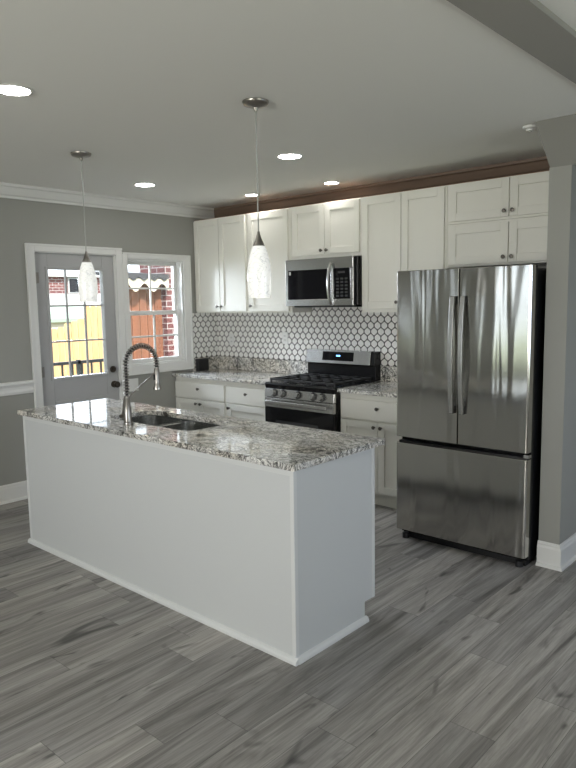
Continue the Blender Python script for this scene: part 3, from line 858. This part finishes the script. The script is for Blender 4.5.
# ------------------------------------------------------------------ island
IX0, IX1, IY0, IY1 = 1.055, 3.463, -2.722, -2.112
def island():
    t = thing('kitchen_island', 'long white panelled kitchen island base standing on the grey plank floor', 'kitchen island', ((IX0+IX1)/2, (IY0+IY1)/2, 0))
    b = MB(); b.box(IX0+0.012, IX1-0.012, IY0+0.012, IY1, 0.102, 0.60); b.box(IX0+0.012, IX1-0.012, IY0+0.012, IY0+0.03, 0.60, 0.883); b.box(IX0+0.012, IX1-0.012, IY1-0.02, IY1, 0.60, 0.883)
    b.box(IX0+0.012, IX0+0.03, IY0+0.03, IY1-0.02, 0.60, 0.883); b.box(IX1-0.03, IX1-0.012, IY0+0.03, IY1-0.02, 0.60, 0.883)
    b.box(IX0+0.012, IX1-0.012, IY0+0.012, IY1-0.088, 0, 0.102)
    b.build('cabinet_body', M['island'], t)
    MB().box(IX0, IX1, IY0, IY0+0.012, 0.0, 0.883).build('front_panel', M['island'], t)
    for (a, c) in ((IX0, IX0+0.012), (IX1-0.012, IX1)):
        MB().prism([(a, IY0+0.012, 0), (a, IY1-0.085, 0), (a, IY1-0.085, 0.102), (a, IY1, 0.102), (a, IY1, 0.883), (a, IY0+0.012, 0.883)], (c-a, 0, 0)).build('end_panel', M['island'], t)
    # narrow corner beads and the face-frame stile at the far edge
    for xx, s in ((IX0, -1), (IX1, 1)):
        b = MB(); b.prism([(xx+s*0.004, IY0-0.004, 0), (xx-s*0.018, IY0-0.004, 0), (xx-s*0.018, IY0, 0), (xx, IY0, 0), (xx, IY0+0.018, 0), (xx+s*0.004, IY0+0.018, 0)], (0, 0, 0.883))
        b.build('corner_bead', M['bead'], t, 0.001)
    MB().box(IX1, IX1+0.003, IY1-0.022, IY1+0.0, 0.102, 0.883).build('edge_stile', M['bead'], t, 0.001)
    MB().box(IX0+0.018, IX1-0.018, IY0-0.003, IY0, 0.855, 0.883).build('top_trim', M['bead'], t, 0.001)
    # shoe moulding round the base
    for nm, pts, d in (
        ('shoe_moulding', [(IX0-0.016, IY0, 0), (IX0-0.016, IY0-0.020, 0), (IX0-0.016, IY0-0.019, 0.012), (IX0-0.016, IY0-0.012, 0.024), (IX0-0.016, IY0, 0.028)], (IX1-IX0+0.032, 0, 0)),
        ('shoe_moulding', [(IX1, IY0, 0), (IX1+0.020, IY0, 0), (IX1+0.019, IY0, 0.012), (IX1+0.012, IY0, 0.024), (IX1, IY0, 0.028)], (0, IY1-0.075-IY0, 0))):
        MB().prism(pts, d).build(nm, M['bead'], t)
    # sink-side doors on the far face
    n = 4; w = (IX1-IX0-0.03)/n
    for k in range(n):
        a = IX0+0.015+k*w
        b = MB(); x0, x1 = a+0.004, a+w-0.004; st = 0.058; yf = IY1+0.019; yb = IY1+0.0005
        b.box(x0, x0+st, yb, yf, 0.118, 0.84); b.box(x1-st, x1, yb, yf, 0.118, 0.84); b.box(x0+st, x1-st, yb, yf, 0.118, 0.118+st); b.box(x0+st, x1-st, yb, yf, 0.84-st, 0.84); b.box(x0+st, x1-st, yb, yf-0.008, 0.118+st, 0.84-st)
        b.build('door', M['cab'], t, 0.002)
island()

SKX0, SKX1, SKY0, SKY1 = 1.745, 2.535, -2.535, -2.185
def island_top():
    x0, x1, y0, y1 = 1.010, 3.488, -2.742, -2.050
    t = thing('granite_island_top', 'polished granite worktop with sink cutout lying on the white island', 'worktop', ((x0+x1)/2, (y0+y1)/2, 0.884))
    cx, cy = (SKX0+SKX1)/2, (SKY0+SKY1)/2; hx, hy = (SKX1-SKX0)/2, (SKY1-SKY0)/2
    angs = [2*pi*k/96 for k in range(96)]
    angs += [math.atan2(yy-cy, xx-cx) % (2*pi) for xx in (x0, x1) for yy in (y0, y1)]
    angs = sorted(angs); N = len(angs)
    inner, outer = [], []
    p = 7.0
    for a in angs:
        ca, sa = cos(a), sin(a)
        r = (abs(ca/hx)**p + abs(sa/hy)**p)**(-1/p); inner.append((cx+r*ca, cy+r*sa))
        tx = ((x1 if ca > 0 else x0)-cx)/ca if abs(ca) > 1e-9 else 1e9
        ty = ((y1 if sa > 0 else y0)-cy)/sa if abs(sa) > 1e-9 else 1e9
        r = min(tx, ty); outer.append((cx+r*ca, cy+r*sa))
    vs = [(x, y, 0.914) for x, y in outer] + [(x, y, 0.914) for x, y in inner] + [(x, y, 0.884) for x, y in outer] + [(x, y, 0.884) for x, y in inner]
    fs = []
    for i in range(N):
        j = (i+1) % N
        fs += [(i, j, N+j, N+i), (2*N+j, 2*N+i, 3*N+i, 3*N+j), (i, 2*N+i, 2*N+j, j), (N+i, N+j, 3*N+j, 3*N+i)]
    b = MB(); b._add(vs, fs); b.build('slab', M['granite'], t, 0.003)
island_top()

def sink():
    zt = 0.8835
    t = thing('kitchen_sink', 'undermounted double-bowl stainless sink in the granite island', 'sink', ((SKX0+SKX1)/2, (SKY0+SKY1)/2, 0.66))
    xd = 2.110
    for (a, c) in ((SKX0-0.006, xd-0.010), (xd+0.010, SKX1+0.006)):
        b = MB(); y0, y1 = SKY0-0.006, SKY1+0.006; cx, cy = (a+c)/2, (y0+y1)/2; hx, hy = (c-a)/2, (y1-y0)/2; N = 64; p = 6
        rings = [(1.0, zt), (0.985, 0.72), (0.96, 0.685), (0.90, 0.672), (0.12, 0.668), (0.12, 0.660)]
        vs, fs = [], []
        for (s, z) in rings:
            for k in range(N):
                q = 2*pi*k/N; r = (abs(cos(q)/hx)**p + abs(sin(q)/hy)**p)**(-1/p)*s
                vs.append((cx+r*cos(q), cy+r*sin(q), z))
        for i in range(len(rings)-1):
            for k in range(N):
                k2 = (k+1) % N; fs.append((i*N+k, i*N+k2, (i+1)*N+k2, (i+1)*N+k))
        fs.append(tuple((len(rings)-1)*N+k for k in range(N)))
        b._add(vs, fs, True); bo = b.build('bowl', M['sink'], t)
        MB().lathe([(0.044, 0), (0.040, 0.003), (0.020, 0.001), (0.0, 0.001)], (cx, cy, 0.6695)).build('drain', M['nickel'], bo)
    MB().box(xd-0.013, xd+0.013, SKY0+0.004, SKY1-0.004, 0.80, 0.880).build('divider', M['sink'], t, 0.006, 3)
sink()

def faucet():
    fx, fy, z0 = 2.050, -2.580, 0.9145
    t = thing('spring_faucet', 'tall brushed nickel spring-neck faucet at the edge of the island sink', 'faucet', (fx, fy, z0))
    MB().lathe([(0.029, 0), (0.029, 0.006), (0.0235, 0.010), (0.0230, 0.090), (0.0190, 0.098), (0.0175, 0.140), (0.0120, 0.146)], (fx, fy, z0)).build('faucet_body', M['nickel'], t)
    # neck path, arching over the sink (+y)
    R = 0.110; zs = 1.252; ye = fy + 2*R
    path = [(fx, fy, z) for z in (1.045, 1.10, 1.15, 1.20, zs)]
    for k in range(1, 17):
        a = pi*k/16; path.append((fx, fy + R - R*cos(a), zs + R*sin(a)))
    path.append((fx, ye, 1.225))
    MB().tube(path, 0.0085, 10).build('hose', M['blackmatte'], t)
    # coil spring around the hose
    P = [Vector(p) for p in path]; L = [0]
    for i in range(1, len(P)): L.append(L[-1] + (P[i]-P[i-1]).length)
    tot = L[-1]; turns = 34; n = turns*10; hel = []
    for i in range(n+1):
        s = tot*i/n; j = max(k for k in range(len(L)) if L[k] <= s+1e-9); j = min(j, len(P)-2)
        f = (s-L[j])/(L[j+1]-L[j]); c = P[j].lerp(P[j+1], f)
        tg = (P[min(j+2, len(P)-1)]*f + P[j+1]*(1-f)) - (P[j]*f + P[max(j-1, 0)]*(1-f)); tg.normalize()
        e1 = Vector((1, 0, 0)); e2 = tg.cross(e1).normalized(); a = 2*pi*turns*i/n
        hel.append(c + (e1*cos(a) + e2*sin(a))*0.0150)
    MB().tube(hel, 0.0031, 6).build('spring', M['nickel'], t)
    h = MB(); h.lathe([(0.012, 0), (0.0165, -0.010), (0.0165, -0.085), (0.018, -0.100), (0.025, -0.118), (0.025, -0.132), (0.0, -0.133)], (fx, ye, 1.222)); sh = h.build('spray_head', M['nickel'], t)
    MB().box(fx-0.005, fx+0.005, ye-0.022, ye-0.012, 1.150, 1.185).build('spray_button', M['blackmatte'], sh)
    a = MB(); a.tube([(fx, fy+0.012, 1.070), (fx, ye-0.020, 1.190)], 0.0042, 8); a.lathe([(0.0175, 0), (0.0175, 0.016)], (fx, fy, 1.060)); a.lathe([(0.0185, 0), (0.0185, 0.014)], (fx, ye, 1.182)); a.build('holder_arm', M['nickel'], t)
    l = MB(); l.tube([(fx-0.018, fy, 0.950), (fx-0.068, fy, 0.950)], 0.015, 14); l.tube([(fx-0.050, fy, 0.955), (fx-0.044, fy+0.004, 1.010), (fx-0.034, fy+0.006, 1.070)], [0.007, 0.006, 0.005], 10); l.build('lever_handle', M['knob'], t)
    return t
faucet()
# ------------------------------------------------------------------ lights of the room
def pendant(label, x, y):
    t = thing('pendant_lamp', label, 'pendant lamp', (x, y, H))
    MB().lathe([(0.065, 0), (0.065, -0.006), (0.058, -0.018), (0.030, -0.026), (0.012, -0.030), (0.007, -0.046), (0.0, -0.047)], (x, y, H-0.0005)).build('canopy', M['nickel'], t)
    MB().tube([(x, y, H-0.04), (x, y, 1.945)], 0.0032, 8).build('cord', M['cord'], t)
    MB().lathe([(0.0, 0.0), (0.006, 0.0), (0.008, -0.012), (0.017, -0.042), (0.030, -0.068), (0.030, -0.072)], (x, y, 1.952)).build('socket_cap', M['nickel'], t)
    prof = []
    for i in range(17):
        s = i/16
        r = 0.031 + (0.0605-0.031)*sin(min(1, s/0.58)*pi/2)**0.85 if s < 0.58 else 0.0605 - 0.0070*((s-0.58)/0.42)**1.8
        prof.append((r, -0.255*s))
    prof += [(prof[-1][0]-0.004, -0.255), (prof[-1][0]-0.006, -0.22), (0.052, -0.13), (0.028, -0.004)]
    sh = MB().lathe(prof, (x, y, 1.881), (0, 0, 1), 32)
    sh.build('glass_shade', M['shade'], t)
    MB().lathe([(0.0, -0.05), (0.013, -0.05), (0.014, -0.07), (0.028, -0.11), (0.028, -0.13), (0.018, -0.15), (0.0, -0.155)], (x, y, 1.881)).build('bulb', M['bulb'], t)
M['cord'] = simple('grey_cord', (0.42, 0.42, 0.40), 0.5)
M['bulb'] = emit_material('warm_bulb', (1.0, 0.86, 0.66), 6.0)
pendant('white swirled glass pendant hanging in front of the back door', 1.405, -2.4)
pendant('white swirled glass pendant hanging in front of the wall cabinets', 2.972, -2.4)

def recessed(label, x, y, r):
    t = thing('recessed_light', label, 'ceiling light', (x, y, H))
    MB().lathe([(r+0.014, 0), (r+0.014, -0.003), (r+0.004, -0.006), (r, -0.004), (r, 0)], (x, y, H-0.0005), (0, 0, 1), 32).build('trim_ring', M['trim'], t)
    MB().lathe([(r-0.001, 0), (r-0.001, -0.0035), (0.0, -0.0035)], (x, y, H-0.0005), (0, 0, 1), 32).build('lens', M['lamp'], t)
RG = 'round recessed ceiling lights'
recessed('lit recessed ceiling light nearest the viewer, partly cut off at far left', 2.33, -3.297, 0.072)
recessed('lit recessed ceiling light between the two pendant cords, near the door wall', 0.74, -1.42, 0.075)
recessed('lit recessed ceiling light right of the cord of the right pendant lamp', 2.27, -1.365, 0.075)
recessed('lit recessed ceiling light close to the crown above the microwave cabinet', 1.83, -0.36, 0.055)
recessed('lit recessed ceiling light touching the right pendant cord, near the corner cabinet', 0.95, -0.40, 0.055)
def detector(x, y, r):
    t = thing('smoke_detector', 'small white round ceiling detector half hidden by the sloping soffit', 'smoke detector', (x, y, H))
    MB().lathe([(r, 0), (r, -0.012), (r*0.9, -0.016), (r*0.6, -0.018), (r*0.55, -0.026), (0.0, -0.028)], (x, y, H-0.0005), (0, 0, 1), 28).build('detector_body', M['plate'], t)
    MB().lathe([(0.008, 0), (0.006, -0.004), (0, -0.005)], (x, y, H-0.028)).build('test_button', M['trim'], t)
detector(3.735, -0.955, 0.042)
